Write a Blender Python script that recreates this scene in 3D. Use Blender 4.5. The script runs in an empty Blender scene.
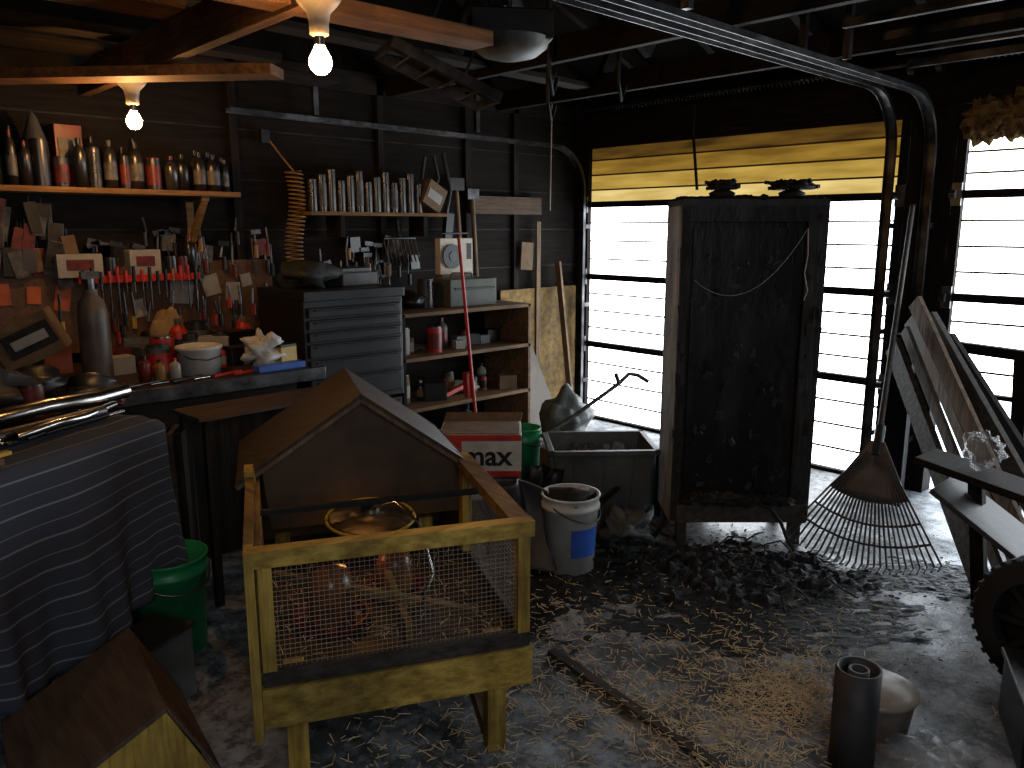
import bpy, math, random
from mathutils import Vector, Matrix, noise
R=random.Random(7)
C=bpy.context.collection
# ---------------------------------------------------------------- materials
MATS={}
def pm(name,c1,c2=None,scale=6,rough=.7,metal=0,bump=.15,lo=.35,hi=.65,stretch=(1,1,1),soot=0,spec=.3,alpha=1):
    if name in MATS: return MATS[name]
    m=bpy.data.materials.new(name); m.use_nodes=True; nt=m.node_tree; N=nt.nodes; L=nt.links
    b=N["Principled BSDF"]; c2=c2 or tuple(x*.6 for x in c1)
    tc=N.new("ShaderNodeTexCoord"); mp=N.new("ShaderNodeMapping"); mp.inputs["Scale"].default_value=stretch
    L.new(tc.outputs["Object"],mp.inputs[0])
    n=N.new("ShaderNodeTexNoise"); n.inputs["Scale"].default_value=scale; n.inputs["Detail"].default_value=6; n.inputs["Roughness"].default_value=.65
    L.new(mp.outputs[0],n.inputs["Vector"])
    r=N.new("ShaderNodeValToRGB"); r.color_ramp.elements[0].position=lo; r.color_ramp.elements[1].position=hi
    r.color_ramp.elements[0].color=(*c2,1); r.color_ramp.elements[1].color=(*c1,1)
    L.new(n.outputs["Fac"],r.inputs[0]); col=r.outputs[0]
    if soot>0:
        n2=N.new("ShaderNodeTexNoise"); n2.inputs["Scale"].default_value=3.1; n2.inputs["Detail"].default_value=9; n2.inputs["Roughness"].default_value=.62
        L.new(tc.outputs["Object"],n2.inputs["Vector"])
        r2=N.new("ShaderNodeValToRGB"); r2.color_ramp.elements[0].position=.36; r2.color_ramp.elements[1].position=.62
        r2.color_ramp.elements[0].color=(0,0,0,1); r2.color_ramp.elements[1].color=(soot,soot,soot,1)
        L.new(n2.outputs["Fac"],r2.inputs[0])
        mx=N.new("ShaderNodeMix"); mx.data_type='RGBA'; L.new(r2.outputs[0],mx.inputs[0]); L.new(col,mx.inputs[6]); mx.inputs[7].default_value=(.008,.007,.006,1)
        col=mx.outputs[2]
    L.new(col,b.inputs["Base Color"])
    b.inputs["Roughness"].default_value=rough; b.inputs["Metallic"].default_value=metal
    b.inputs["Specular IOR Level"].default_value=spec
    if alpha<1: b.inputs["Alpha"].default_value=alpha
    if bump:
        bp=N.new("ShaderNodeBump"); bp.inputs["Strength"].default_value=bump; bp.inputs["Distance"].default_value=.02
        L.new(n.outputs["Fac"],bp.inputs["Height"]); L.new(bp.outputs[0],b.inputs["Normal"])
    MATS[name]=m; return m
def wood(name,c1,c2,ax='x',soot=0,rough=.7,spec=.2):
    st={'x':(1.2,14,14),'y':(14,1.2,14),'z':(14,14,1.2)}[ax]
    return pm(name,c1,c2,scale=3,stretch=st,rough=rough,soot=soot,bump=.25,spec=spec)
CHAR=pm("charred_wood",(.018,.016,.015),(.003,.003,.003),scale=9,rough=.7,bump=.6,spec=.2)
CHARX=wood("sooty_wood_x",(.018,.012,.009),(.005,.004,.003),'x',.5,.8,.12)
CHARY=wood("sooty_wood_y",(.015,.010,.008),(.004,.003,.003),'y',.5,.8,.12)
CHARZ=wood("sooty_wood_z",(.017,.012,.009),(.005,.004,.003),'z',.5,.8,.12)
ROOFB=wood("burnt_roof_boards",(.008,.006,.005),(.003,.0025,.002),'y',.3,.9,.05)
JOIST=wood("joist_wood_x",(.20,.095,.036),(.08,.036,.014),'x',.65)
JOISTY=wood("joist_wood_y",(.19,.09,.033),(.07,.032,.013),'y',.7)
YEL=wood("yellow_pine_x",(.56,.39,.085),(.25,.155,.03),'x',.6)
YELZ=wood("yellow_pine_z",(.56,.39,.085),(.25,.155,.03),'z',.6)
YELY=wood("yellow_pine_y",(.24,.15,.045),(.10,.055,.018),'y',.6)
PLY=pm("smoked_plywood",(.085,.054,.026),(.035,.022,.012),scale=2.5,rough=.5,soot=.5)
ROOFM=wood("roof_board",(.040,.026,.018),(.020,.013,.010),'y',.3,rough=.5)
GREYW=wood("weathered_board",(.075,.064,.054),(.024,.020,.017),'x',.6)
TANW=wood("tan_board_z",(.20,.13,.075),(.08,.05,.03),'z',.4)
BLK=pm("black_metal",(.010,.010,.011),(.004,.004,.005),scale=14,rough=.4,metal=0,bump=.05,spec=.3)
BLKP=pm("black_plastic",(.012,.012,.013),(.006,.006,.007),rough=.4,bump=.05)
STEEL=pm("galvanised_steel",(.16,.16,.17),(.035,.035,.035),scale=8,rough=.4,metal=.9,bump=.1,soot=.8)
CHROME=pm("chrome",(.42,.41,.40),(.16,.155,.15),rough=.22,metal=1,bump=.05)
WIRE=pm("mesh_wire",(.26,.24,.20),(.12,.11,.09),rough=.5,metal=.3,bump=0)
WHT=pm("dirty_white_plastic",(.54,.54,.52),(.30,.30,.28),scale=4,rough=.45,bump=.03,soot=.25)
CREAM=pm("cream_plastic",(.28,.26,.22),(.16,.14,.11),rough=.5,bump=.03,soot=.3)
RED=pm("red_paint",(.42,.025,.018),(.20,.013,.01),rough=.45,bump=.03)
ORANGE=pm("orange_paint",(.34,.08,.02),(.16,.035,.01),rough=.45,bump=.03)
BLUE=pm("blue_plastic",(.03,.10,.42),(.02,.06,.25),rough=.4,bump=.03)
GREEN=pm("green_plastic",(.015,.22,.08),(.008,.10,.04),rough=.4,bump=.03,soot=.2)
GREY=pm("grey_plastic",(.10,.108,.11),(.04,.045,.045),rough=.5,bump=.05,soot=.5)
GRN2=pm("olive_metal",(.07,.078,.065),(.04,.044,.036),rough=.5)
CARD=pm("cardboard",(.19,.12,.065),(.09,.055,.03),scale=5,rough=.85,bump=.05,soot=.5)
PAPER=pm("paper",(.36,.35,.32),(.2,.19,.17),rough=.9,bump=.1,soot=.35)
KRAFT=pm("kraft_paper",(.33,.23,.12),(.18,.12,.06),rough=.9,bump=.3)
RUB=pm("rubber",(.016,.016,.017),(.008,.008,.008),rough=.75,bump=.2)
OSB=pm("osb_panel",(.24,.15,.04),(.09,.05,.014),scale=22,rough=.8,bump=.2,soot=.6)
INS=pm("scorched_insulation",(.26,.16,.06),(.04,.025,.012),scale=16,rough=.95,bump=.8,spec=.05)
BENCHM=wood("bench_top",(.055,.036,.024),(.018,.012,.009),'x',.5,rough=.5)
TARP=pm("grey_sheet",(.045,.046,.05),(.02,.02,.022),rough=.55)
JAR=pm("sooty_jar_glass",(.035,.032,.030),(.009,.008,.007),scale=10,rough=.25,bump=0,spec=.5)
BOT=pm("sooty_bottle",(.015,.014,.015),(.005,.005,.005),scale=10,rough=.3,bump=0,spec=.5)
STRAW=pm("straw",(.62,.48,.28),(.34,.24,.12),scale=30,rough=.8,bump=0)
YELP=pm("yellow_paint",(.5,.33,.03),(.25,.16,.02),rough=.4,bump=.03,soot=.3)
COILM=pm("hose_amber",(.26,.13,.035),(.11,.055,.016),rough=.35,bump=0)
CLEAR=pm("clear_plastic",(.4,.41,.42),(.2,.2,.2),rough=.25,bump=.3,alpha=.22,spec=.8)
def panelmat(name,a,b,strength):  # self-glowing panel: emission stands in for daylight passing through the fibreglass
    m=bpy.data.materials.new(name); m.use_nodes=True; nt=m.node_tree; N=nt.nodes; L=nt.links; N.clear()
    tc=N.new("ShaderNodeTexCoord"); mp=N.new("ShaderNodeMapping"); mp.inputs["Scale"].default_value=(1,1,7); L.new(tc.outputs["Object"],mp.inputs[0])
    n=N.new("ShaderNodeTexNoise"); n.inputs["Scale"].default_value=2.2; n.inputs["Detail"].default_value=7; L.new(mp.outputs[0],n.inputs["Vector"])
    r=N.new("ShaderNodeValToRGB"); cr=r.color_ramp
    cr.elements[0].position=.35; cr.elements[0].color=(*a,1)
    cr.elements[1].position=.65; cr.elements[1].color=(*b,1)
    L.new(n.outputs[0],r.inputs[0])
    em=N.new("ShaderNodeEmission"); L.new(r.outputs[0],em.inputs[0]); em.inputs[1].default_value=strength
    o=N.new("ShaderNodeOutputMaterial"); L.new(em.outputs[0],o.inputs[0]); return m
PANEL=panelmat("fibreglass_daylight_emission",(.86,.94,1.02),(.92,.96,.98),6.2)
SMOKED=[panelmat("fibreglass_smoked_cream",(.46,.32,.09),(.66,.50,.19),1.0),
        panelmat("fibreglass_smoked_yellow",(.27,.165,.028),(.42,.28,.058),1.0),
        panelmat("fibreglass_smoked_amber",(.13,.068,.010),(.25,.145,.022),1.0),
        panelmat("fibreglass_smoked_brown",(.030,.016,.004),(.11,.056,.009),1.0)]  # smoke-stain tints, with the daylight put in as emission
def bulbm():
    m=bpy.data.materials.new("glowing_bulb"); m.use_nodes=True; b=m.node_tree.nodes["Principled BSDF"]
    b.inputs["Base Color"].default_value=(1,.8,.5,1); b.inputs["Emission Color"].default_value=(1,.50,.16,1); b.inputs["Emission Strength"].default_value=290; return m
BULB=bulbm()
# ---------------------------------------------------------------- geometry builder
class G:
    def __init__(s,M=None): s.v=[];s.f=[];s.fm=[];s.sm=[];s.mats=[];s.M=M or Matrix()
    def add(s,vs,fs,mat,smooth=False):
        o=len(s.v); s.v+=[tuple(s.M@Vector(v)) for v in vs]
        if mat not in s.mats: s.mats.append(mat)
        k=s.mats.index(mat)
        for f in fs: s.f.append([i+o for i in f]); s.fm.append(k); s.sm.append(smooth)
        return s
    def box(s,c,d,mat,rz=0,rx=0,ry=0,jit=0):
        T=Matrix.Translation(c)@Matrix.Rotation(math.radians(rz),4,'Z')@Matrix.Rotation(math.radians(ry),4,'Y')@Matrix.Rotation(math.radians(rx),4,'X')
        def q(): return 1-jit*R.random() if jit else 1
        vs=[T@Vector((x*d[0]/2*q(),y*d[1]/2*q(),z*d[2]/2*q())) for x in(-1,1) for y in(-1,1) for z in(-1,1)]
        return s.add(vs,[(0,1,3,2),(4,6,7,5),(0,4,5,1),(2,3,7,6),(0,2,6,4),(1,5,7,3)],mat)
    def bb(s,a,b,mat):
        return s.box([(a[i]+b[i])/2 for i in range(3)],[abs(b[i]-a[i]) for i in range(3)],mat)
    def frame(s,p1,p2):
        p1=Vector(p1);p2=Vector(p2);d=(p2-p1).normalized()
        u=Vector((0,0,1)) if abs(d.z)<.95 else Vector((1,0,0))
        x=d.cross(u).normalized();y=x.cross(d).normalized();return p1,p2,d,x,y
    def beam(s,p1,p2,w,h,mat):
        p1,p2,d,x,y=s.frame(p1,p2); vs=[]
        for p in(p1,p2):
            for a,b in((-1,-1),(1,-1),(1,1),(-1,1)): vs.append(p+x*a*w/2+y*b*h/2)
        return s.add(vs,[(0,1,2,3),(7,6,5,4),(0,4,5,1),(1,5,6,2),(2,6,7,3),(3,7,4,0)],mat)
    def cyl(s,p1,p2,r1,mat,r2=None,n=16,cap=True):
        r2=r1 if r2 is None else r2
        p1,p2,d,x,y=s.frame(p1,p2); vs=[]
        for p,r in((p1,r1),(p2,r2)):
            for i in range(n):
                a=2*math.pi*i/n; vs.append(p+(x*math.cos(a)+y*math.sin(a))*r)
        s.add(vs,[(i,(i+1)%n,n+(i+1)%n,n+i) for i in range(n)],mat,n>6)
        if cap: s.add(vs,[tuple(range(n))[::-1],tuple(range(n,2*n))],mat)
        return s
    def lathe(s,c,prof,mat,n=24,rot=None):
        vs=[];T=Matrix.Translation(c)@(rot or Matrix())
        for r,z in prof:
            for i in range(n):
                a=2*math.pi*i/n; vs.append(T@Vector((r*math.cos(a),r*math.sin(a),z)))
        fs=[]
        for k in range(len(prof)-1):
            for i in range(n): fs.append((k*n+i,k*n+(i+1)%n,(k+1)*n+(i+1)%n,(k+1)*n+i))
        return s.add(vs,fs,mat,True)
    def tube(s,pts,r,mat,n=8):
        pts=[Vector(p) for p in pts]; vs=[];x=None
        for k,p in enumerate(pts):
            d=(pts[min(k+1,len(pts)-1)]-pts[max(k-1,0)]).normalized()
            if x is None:
                u=Vector((0,0,1)) if abs(d.z)<.9 else Vector((1,0,0)); x=d.cross(u).normalized()
            x=(x-d*x.dot(d)).normalized(); y=d.cross(x)
            for i in range(n):
                a=2*math.pi*i/n; vs.append(p+(x*math.cos(a)+y*math.sin(a))*r)
        fs=[]
        for k in range(len(pts)-1):
            for i in range(n): fs.append((k*n+i,k*n+(i+1)%n,(k+1)*n+(i+1)%n,(k+1)*n+i))
        s.add(vs,fs,mat,True); s.add(vs,[tuple(range(n)),tuple(range(len(vs)-n,len(vs)))],mat); return s
    def prism(s,poly,vec,mat):
        n=len(poly);vec=Vector(vec);vs=[Vector(p) for p in poly]+[Vector(p)+vec for p in poly]
        return s.add(vs,[tuple(range(n))[::-1],tuple(range(n,2*n))]+[(i,(i+1)%n,n+(i+1)%n,n+i) for i in range(n)],mat)
    def blob(s,c,d,mat,seed=0,amp=.35,nu=14,nv=9,fr=1.6):
        vs=[];fs=[]
        for j in range(nv+1):
            th=math.pi*j/nv
            for i in range(nu):
                ph=2*math.pi*i/nu; p=Vector((math.sin(th)*math.cos(ph),math.sin(th)*math.sin(ph),math.cos(th)))
                k=1+amp*noise.noise(p*fr+Vector((seed*3.1,seed,0)))*1.6
                vs.append((c[0]+p.x*k*d[0]/2,c[1]+p.y*k*d[1]/2,c[2]+p.z*k*d[2]/2))
        for j in range(nv):
            for i in range(nu): fs.append((j*nu+i,(j+1)*nu+i,(j+1)*nu+(i+1)%nu,j*nu+(i+1)%nu))
        return s.add(vs,fs,mat,True)
    def obj(s,name,bevel=0):
        me=bpy.data.meshes.new(name); me.from_pydata(s.v,[],s.f)
        for m in s.mats: me.materials.append(m)
        me.polygons.foreach_set("material_index",s.fm); me.polygons.foreach_set("use_smooth",s.sm); me.update()
        o=bpy.data.objects.new(name,me); C.objects.link(o)
        xs=[v[0] for v in s.v];ys=[v[1] for v in s.v];zs=[v[2] for v in s.v]
        c=Vector(((min(xs)+max(xs))/2,(min(ys)+max(ys))/2,min(zs)))
        me.transform(Matrix.Translation(-c)); o.location=c
        if bevel:
            b=o.modifiers.new("bevel","BEVEL"); b.width=bevel; b.segments=2; b.limit_method='ANGLE'; b.angle_limit=math.radians(50)
        return o
def T(x,y,z=0,rz=0): return Matrix.Translation((x,y,z))@Matrix.Rotation(math.radians(rz),4,'Z')
# ---------------------------------------------------------------- room shell
def floormat():
    m=bpy.data.materials.new("sooty_concrete"); m.use_nodes=True; nt=m.node_tree;N=nt.nodes;L=nt.links;b=N["Principled BSDF"]
    tc=N.new("ShaderNodeTexCoord")
    def nz(sc,d,lo,hi,c0,c1,ro=.7):
        n=N.new("ShaderNodeTexNoise");n.inputs["Scale"].default_value=sc;n.inputs["Detail"].default_value=d;n.inputs["Roughness"].default_value=ro
        L.new(tc.outputs["Object"],n.inputs["Vector"]);r=N.new("ShaderNodeValToRGB");r.color_ramp.elements[0].position=lo;r.color_ramp.elements[1].position=hi
        r.color_ramp.elements[0].color=(*c0,1);r.color_ramp.elements[1].color=(*c1,1);L.new(n.outputs[0],r.inputs[0]);return n,r
    n1,a=nz(1.7,12,.43,.60,(.026,.027,.029),(.28,.295,.315),.74)
    n2,c=nz(13,12,.42,.54,(.20,.20,.20),(1,1,1),.78)
    mx=N.new("ShaderNodeMix");mx.data_type='RGBA';mx.blend_type='MULTIPLY';mx.inputs[0].default_value=1
    L.new(a.outputs[0],mx.inputs[6]);L.new(c.outputs[0],mx.inputs[7]);L.new(mx.outputs[2],b.inputs["Base Color"])
    n3,rr=nz(2.5,6,.4,.6,(.34,.34,.34),(.75,.75,.75));L.new(rr.outputs[0],b.inputs["Roughness"])
    bp=N.new("ShaderNodeBump");bp.inputs["Strength"].default_value=.4;bp.inputs["Distance"].default_value=.02;L.new(n2.outputs[0],bp.inputs["Height"]);L.new(bp.outputs[0],b.inputs["Normal"])
    return m
XD=4.75;YB=4.35;XL=-2.0;YR=-3.0
G().bb((XL-.1,YR-.1,-.1),(XD+.12,YB+.1,0),floormat()).obj("floor")
WALLM=wood("charred_wall_boards",(.013,.010,.008),(.004,.003,.003),'x',.5,.85,.1)
g=G(); g.bb((XL-.1,YB,0),(XD+.12,YB+.1,2.45),WALLM)
for i in range(9): g.bb((XL,YB-.004,.14+i*.27),(XD,YB,.148+i*.27),CHAR)
for x in (.55,1.95,2.9,3.6,4.05): g.bb((x,YB-.03,0),(x+.045,YB,2.4),CHARZ)
g.bb((XL,YB-.03,2.3),(XD,YB,2.42),CHARX)
g.obj("wall_back")
g=G(); H=2.12
D1=(1.86,4.28);D2=(-.8,1.62)
g.bb((XD,D1[1],0),(XD+.12,YB,2.45),CHARZ); g.bb((XD,D2[1],0),(XD+.12,D1[0],2.45),CHARZ)
g.bb((XD,YR,0),(XD+.12,D2[0],2.45),CHARZ); g.bb((XD,D2[0],H),(XD+.12,D2[1],2.45),CHARY); g.bb((XD,D1[0],H),(XD+.12,D1[1],2.45),CHARY)
g.bb((XD-.04,D2[0],H+.02),(XD,D1[1],H+.2),CHARY)
g.obj("wall_door_side")
G().bb((XL-.1,YR,0),(XL,YB,2.45),WALLM).obj("wall_left")
G().bb((XL,YR-.1,0),(XD+.1,YR,2.45),WALLM).obj("wall_rear")
RX=1.4;RZ=3.75
g=G()
for a,b in(((XD+.12,2.45),(RX,RZ)),((XL-.1,2.45),(RX,RZ))):
    g.prism([(a[0],YR-.1,a[1]),(a[0],YB+.1,a[1]),(b[0],YB+.1,b[1]),(b[0],YR-.1,b[1])],(0,0,.06),ROOFB)
for yy in (YB,YR-.1): g.prism([(XL-.1,yy,2.45),(XD+.12,yy,2.45),(RX,yy,RZ)],(0,.1,0),ROOFB)
g.obj("ceiling")
g=G()
y=-2.6
while y<4.3:
    g.beam((XD,y,2.42),(RX,y,RZ-.06),.045,.1,CHARX); g.beam((XL,y,2.42),(RX,y,RZ-.06),.045,.1,CHARX); y+=.61
g.bb((RX-.02,YR,RZ-.2),(RX+.02,YB,RZ-.03),CHARY)
g.obj("roof_rafters")
g=G()
for x,mt in((1.24,JOISTY),(.35,JOISTY),(3.0,CHARY),(3.9,CHARY)):
    g.bb((x-.02,0.6 if x<2.5 else YR,2.12 if x<2.5 else 2.3),(x+.025,YB-.03,2.26 if x<2.5 else 2.42),mt)
g.bb((-1.2,2.24,2.135),(2.0,2.36,2.185),JOIST)
g.bb((-1.2,1.75,2.262),(1.7,1.9,2.30),JOIST)
g.bb((-1.5,3.0,2.262),(1.55,3.22,2.30),JOIST); g.bb((-1.5,2.55,2.262),(1.5,2.75,2.30),JOIST); g.bb((-1.5,3.6,2.262),(1.9,3.72,2.30),CHARX)
g.beam((.45,4.25,2.095),(1.56,3.0,2.095),.14,.04,JOIST)
g.bb((-1.5,3.9,2.262),(2.4,4.1,2.29),CHARX)
g.beam((1.7,3.3,2.34),(3.9,3.5,2.36),.12,.03,CHARX); g.beam((2.4,2.6,2.45),(4.4,4.2,2.45),.04,.09,CHARX)
g.beam((3.0,1.0,2.45),(3.9,4.2,3.0),.04,.09,CHARX)
for (x,y) in((2.6,3.2),(3.3,2.6),(3.9,3.4)): g.beam((x,y,2.35),(x+.35,y,2.95),.04,.09,CHARX)
g.obj("ceiling_joists",.003)
# ---------------------------------------------------------------- garage doors
RIBM=pm("smoked_rib",(.16,.11,.045),(.08,.05,.02),rough=.8,bump=0,spec=.05)
def gdoor(y0,y1,z0=0,fr=CHARY,top=None):
    g=G()
    zs=[0,.6,1.13,1.68,2.119]
    for k in range(4):
        a,b=zs[k],zs[k+1]
        if b<=z0: continue
        for q in range(4):
            vs=[];fs=[]; n=6
            for j in range(n+1):
                jj=q*6+j; z=a+(b-a)*jj/24; x=XD+.05+.006*math.sin(jj*math.pi/2)
                vs+=[(x,y0,z),(x,y1,z)]
            for j in range(n): fs.append((2*j,2*j+1,2*j+3,2*j+2))
            g.add(vs,fs,SMOKED[q] if (k==3 and top) else PANEL)
        for j in range(1,4):
            z=a+(b-a)*j/4; g.bb((XD+.030,y0,z-.0055),(XD+.042,y1,z+.0055),RIBM)
        g.bb((XD+.0,y0,a-.002),(XD+.04,y1,a+.022),fr); g.bb((XD+.0,y0,b-.022),(XD+.04,y1,b),fr)
        for y in (y0,y1-.05): g.bb((XD-.005,y,a),(XD+.035,y+.05,b),CHARZ)
    for z in zs[1:4]:
        for y in (y0,y1-.05): g.bb((XD-.02,y,z-.06),(XD-.005,y+.05,z+.06),STEEL); g.cyl((XD-.04,y+.02,z),(XD-.04,y+.05,z),.022,STEEL)
    return g
gdoor(D1[0]+.003,D1[1]-.003,top=True).obj("door_1")
gdoor(D2[0]+.003,D2[1]-.003,.7).obj("door_2")
def track(name,y,xe,zt):
    g=G(); x0=XD-.07
    pts=[(x0,y,.02),(x0,y,zt-.32)]
    for k in range(1,9):
        a=k*math.pi/16; pts.append((x0-.32*(1-math.cos(a)),y,zt-.32+.32*math.sin(a)))
    pts.append((xe,y,zt+.02))
    for i in range(len(pts)-1):
        p,q=Vector(pts[i]),Vector(pts[i+1])
        g.beam(p,q,.05,.004,STEEL)
        d=(q-p).normalized(); nrm=Vector((-d.z,0,d.x))
        for s_ in(-1,1):
            o=Vector((0,s_*.025,0)); g.beam(p+o+nrm*.01,q+o+nrm*.01,.004,.024,STEEL)
    for z in(.3,.9,1.5): g.bb((x0,y-.03,z),(XD-.012,y+.03,z+.03),STEEL)
    for x in(3.6,2.4):
        if x>xe: g.bb((x,y-.015,zt+.03),(x+.03,y+.015,2.5 if x<4 else 2.4),STEEL)
    g.obj(name)
track("door_track",4.22,1.9,2.10); track("door_track.001",1.93,.8,2.24); track("door_track.002",1.72,.8,2.2)
g=G()
g.cyl((XD-.12,D2[0],2.36),(XD-.12,4.25,2.36),.013,STEEL)
for a,b in((-.3,1.5),(2.2,3.9)):
    pts=[(XD-.12+.028*math.cos(t*.9),a+(b-a)*t/420,2.36+.028*math.sin(t*.9)) for t in range(421)]
    g.tube(pts,.005,BLK,5)
for y in (D2[0],1.68,1.82,4.2): g.cyl((XD-.12,y,2.36),(XD-.12,y+.03,2.36),.06,BLK)
g.obj("torsion_spring_shaft")
g=G()
for z,x in((2.26,4.2),(2.30,4.05),(2.34,3.9),(2.33,3.5)): g.bb((x-.03,D2[0],z),(x,1.68,z+.035),STEEL)
g.obj("strut_rails")
g=G()
for i in range(34): g.blob((XD-.10-R.random()*.03,-.5+i*.06,2.05+R.uniform(-.03,.04)),(.09,.16+R.random()*.08,.13+R.random()*.08),INS,i,.7,18,12,2.6)
g.obj("insulation_strip")
def bulb(name,x,y,z):
    g=G()
    g.lathe((x,y,2.07),[(0,.049),(.06,.049),(.062,.034),(.05,.018),(.032,0),(.026,-.03),(.026,-.055),(.018,-.06),(0,-.06)],CREAM,n=28)
    g.cyl((x,y,z+.04),(x,y,z+.075),.014,CHROME)
    g.lathe((x,y,z),[(.001,-.034),(.014,-.031),(.026,-.02),(.031,-.004),(.029,.01),(.022,.024),(.015,.036),(.013,.045)],BULB)
    g.obj(name)
bulb("light_bulb",1.19,2.04,1.945); bulb("light_bulb.001",1.24,3.67,1.945)
g=G(); g.tube([(.55+i*.07,2.6-i*.055+.02*math.sin(i),2.235+.02*math.sin(i*.8)) for i in range(9)],.008,CREAM); g.obj("electrical_cable")
# ---------------------------------------------------------------- brooder hutch
HM=lambda: T(.812,1.807,0,-25.5)
g=G(HM()); Wd=.716;Dp=.66;HD=1.12
for x in(.05,Wd-.11):
    for y in(.03,HD-.08): g.bb((x,y,0),(x+.055,y+.055,.36),YELZ)
g.beam((Wd-.09,.1,.02),(Wd-.09,HD-.1,.3),.03,.05,YELY)
g.beam((.09,.1,.3),(.09,HD-.1,.02),.03,.05,YELY)
g.bb((-.005,-.028,.235),(Wd+.005,0,.345),YEL)
g.bb((.0,-.02,.347),(Wd,.01,.39),GREYW)
g.bb((-.01,-.03,.675),(Wd+.01,.012,.72),YEL)
g.bb((.0,-.02,.385),(.035,.02,.68),YELZ); g.bb((Wd-.035,-.02,.385),(Wd,.02,.68),YELZ)
g.bb((-.03,-.032,.2),(-.006,.03,.72),YELZ)
g.bb((-.005,.02,.25),(.012,HD,.70),YELY); g.bb((-.03,.03,.66),(-.005,HD,.72),YELY)
g.bb((-.034,Dp-.05,.24),(.0,Dp+.03,.74),YELZ)
g.bb((Wd-.012,.02,.25),(Wd+.003,HD,.37),GREYW); g.bb((Wd-.05,.012,.685),(Wd+.006,Dp,.72),YELY)
g.bb((Wd-.03,Dp-.03,.37),(Wd+.003,Dp+.03,.72),YELZ)
g.bb((0,.01,.30),(Wd,HD,.315),PLY)
def mesh(g,o,u,v,nu,nv,r=.0011):
    o=Vector(o);u=Vector(u);v=Vector(v)
    for i in range(nu+1): g.cyl(o+u*i/nu,o+u*i/nu+v,r,WIRE,n=4,cap=False)
    for i in range(nv+1): g.cyl(o+v*i/nv,o+v*i/nv+u,r,WIRE,n=4,cap=False)
mesh(g,(.03,-.005,.385),(Wd-.06,0,0),(0,0,.295),50,22)
mesh(g,(Wd-.004,.02,.37),(0,Dp-.05,0),(0,0,.31),46,22,.0009)
y0,y1=Dp+.02,HD; ax=.345;az=.955;ez=.735
g.prism([(.04,y0,.51),(Wd-.03,y0,.51),(Wd-.03,y0,ez-.01),(ax,y0,az-.02),(.02,y0,ez-.01)],(0,.012,0),PLY)
g.prism([(0,y1-.012,.3),(Wd,y1-.012,.3),(Wd-.03,y1-.012,ez-.01),(ax,y1-.012,az-.02),(0,y1-.012,ez-.01)],(0,.012,0),PLY)
g.bb((Wd-.012,y0,.37),(Wd,y1,.70),PLY)
for s0,s1 in(((-.06,ez-.045),(ax,az)),((Wd-.02,ez-.035),(ax,az))):
    g.prism([(s0[0],Dp-.05,s0[1]),(s0[0],HD+.03,s0[1]),(s1[0],HD+.03,s1[1]),(s1[0],Dp-.05,s1[1])],(0,0,.014),ROOFM)
    g.beam((s0[0],Dp-.03,s0[1]-.008),(s1[0],Dp-.03,s1[1]-.008),.025,.016,TANW)
for i in range(260):
    x=R.uniform(.03,Wd-.03);y=R.uniform(.03,1.0);a=R.uniform(0,3.14);l=R.uniform(.02,.05)
    g.beam((x,y,.318+R.random()*.02),(x+l*math.cos(a)*.6,y+l*math.sin(a)*.6,.325+R.random()*.02),.002,.002,STRAW)
g.beam((.04,.45,.45),(.60,.12,.40),.03,.02,YELY)
g.bb((.38,.06,.33),(.40,.6,.42),YELY)
g.obj("brooder_hutch",.0025)
g=G(HM())
rot=Matrix.Rotation(math.radians(6),4,'X')
DOME=pm("sooty_reflector",(.15,.11,.07),(.03,.025,.02),scale=12,rough=.42,metal=.8,bump=.3)
g.lathe((.33,.36,.615),[(.10,0),(.125,.012),(.13,.02),(.12,.028),(.07,.036),(.03,.04),(.028,.06)],DOME,rot=rot)
g.lathe((.33,.36,.615),[(.132,.016),(.138,.022),(.132,.028),(.126,.022),(.132,.016)],YELP,rot=rot)
g.tube([(.33,.34,.67),(.40,.32,.69),(.46,.26,.64),(.49,.2,.5),(.45,.18,.42),(.4,.2,.35)],.005,CHROME)
g.beam((.0,.36,.685),(.716,.36,.685),.02,.015,BLK)
g.obj("heat_lamp_reflector")
g=G(HM())
DRED=pm("dark_red_plastic",(.13,.012,.008),(.05,.006,.004),rough=.4,bump=.02); DAMB=pm("amber_jar",(.16,.06,.02),(.06,.02,.01),rough=.25,bump=0)
g.lathe((.2,.35,.316),[(.0,.0),(.11,0),(.12,.03),(.11,.03),(.1,.01)],DRED); g.lathe((.2,.35,.33),[(.07,0),(.07,.12),(.05,.16),(.01,.175)],DAMB)
g.lathe((.42,.5,.316),[(0,0),(.09,0),(.1,.03),(.09,.02)],DRED); g.lathe((.42,.5,.33),[(.06,0),(.06,.10),(.04,.13),(.01,.14)],DAMB)
g.obj("poultry_feeder",.001)
# ---------------------------------------------------------------- burnt cabinet
FREEZ=pm("burnt_enamel",(.040,.038,.036),(.005,.005,.005),scale=4,rough=.5,bump=.3,soot=.8,stretch=(3,3,1))
FRL=pm("scorched_side",(.40,.41,.40),(.07,.068,.065),scale=4,rough=.5,bump=.2,soot=.6,stretch=(2,2,.7))
FRB=pm("burnt_panel_black",(.026,.027,.030),(.003,.003,.003),scale=2.4,rough=.42,bump=.5,spec=.25,lo=.5,hi=.78,stretch=(2.5,2.5,.8))
FRW=wood("burnt_stile",(.036,.034,.033),(.005,.005,.005),'z',.9)
FM=lambda z=0: T(3.05,2.15,z,-43)
g=G(FM()); w=.655;dp=.36;h=1.63
g.bb((0,.02,.1),(.025,dp,h),FRL); g.bb((w-.025,.02,.1),(w,dp,h),FREEZ); g.bb((0,dp-.02,.1),(w,dp,h),FREEZ)
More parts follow.
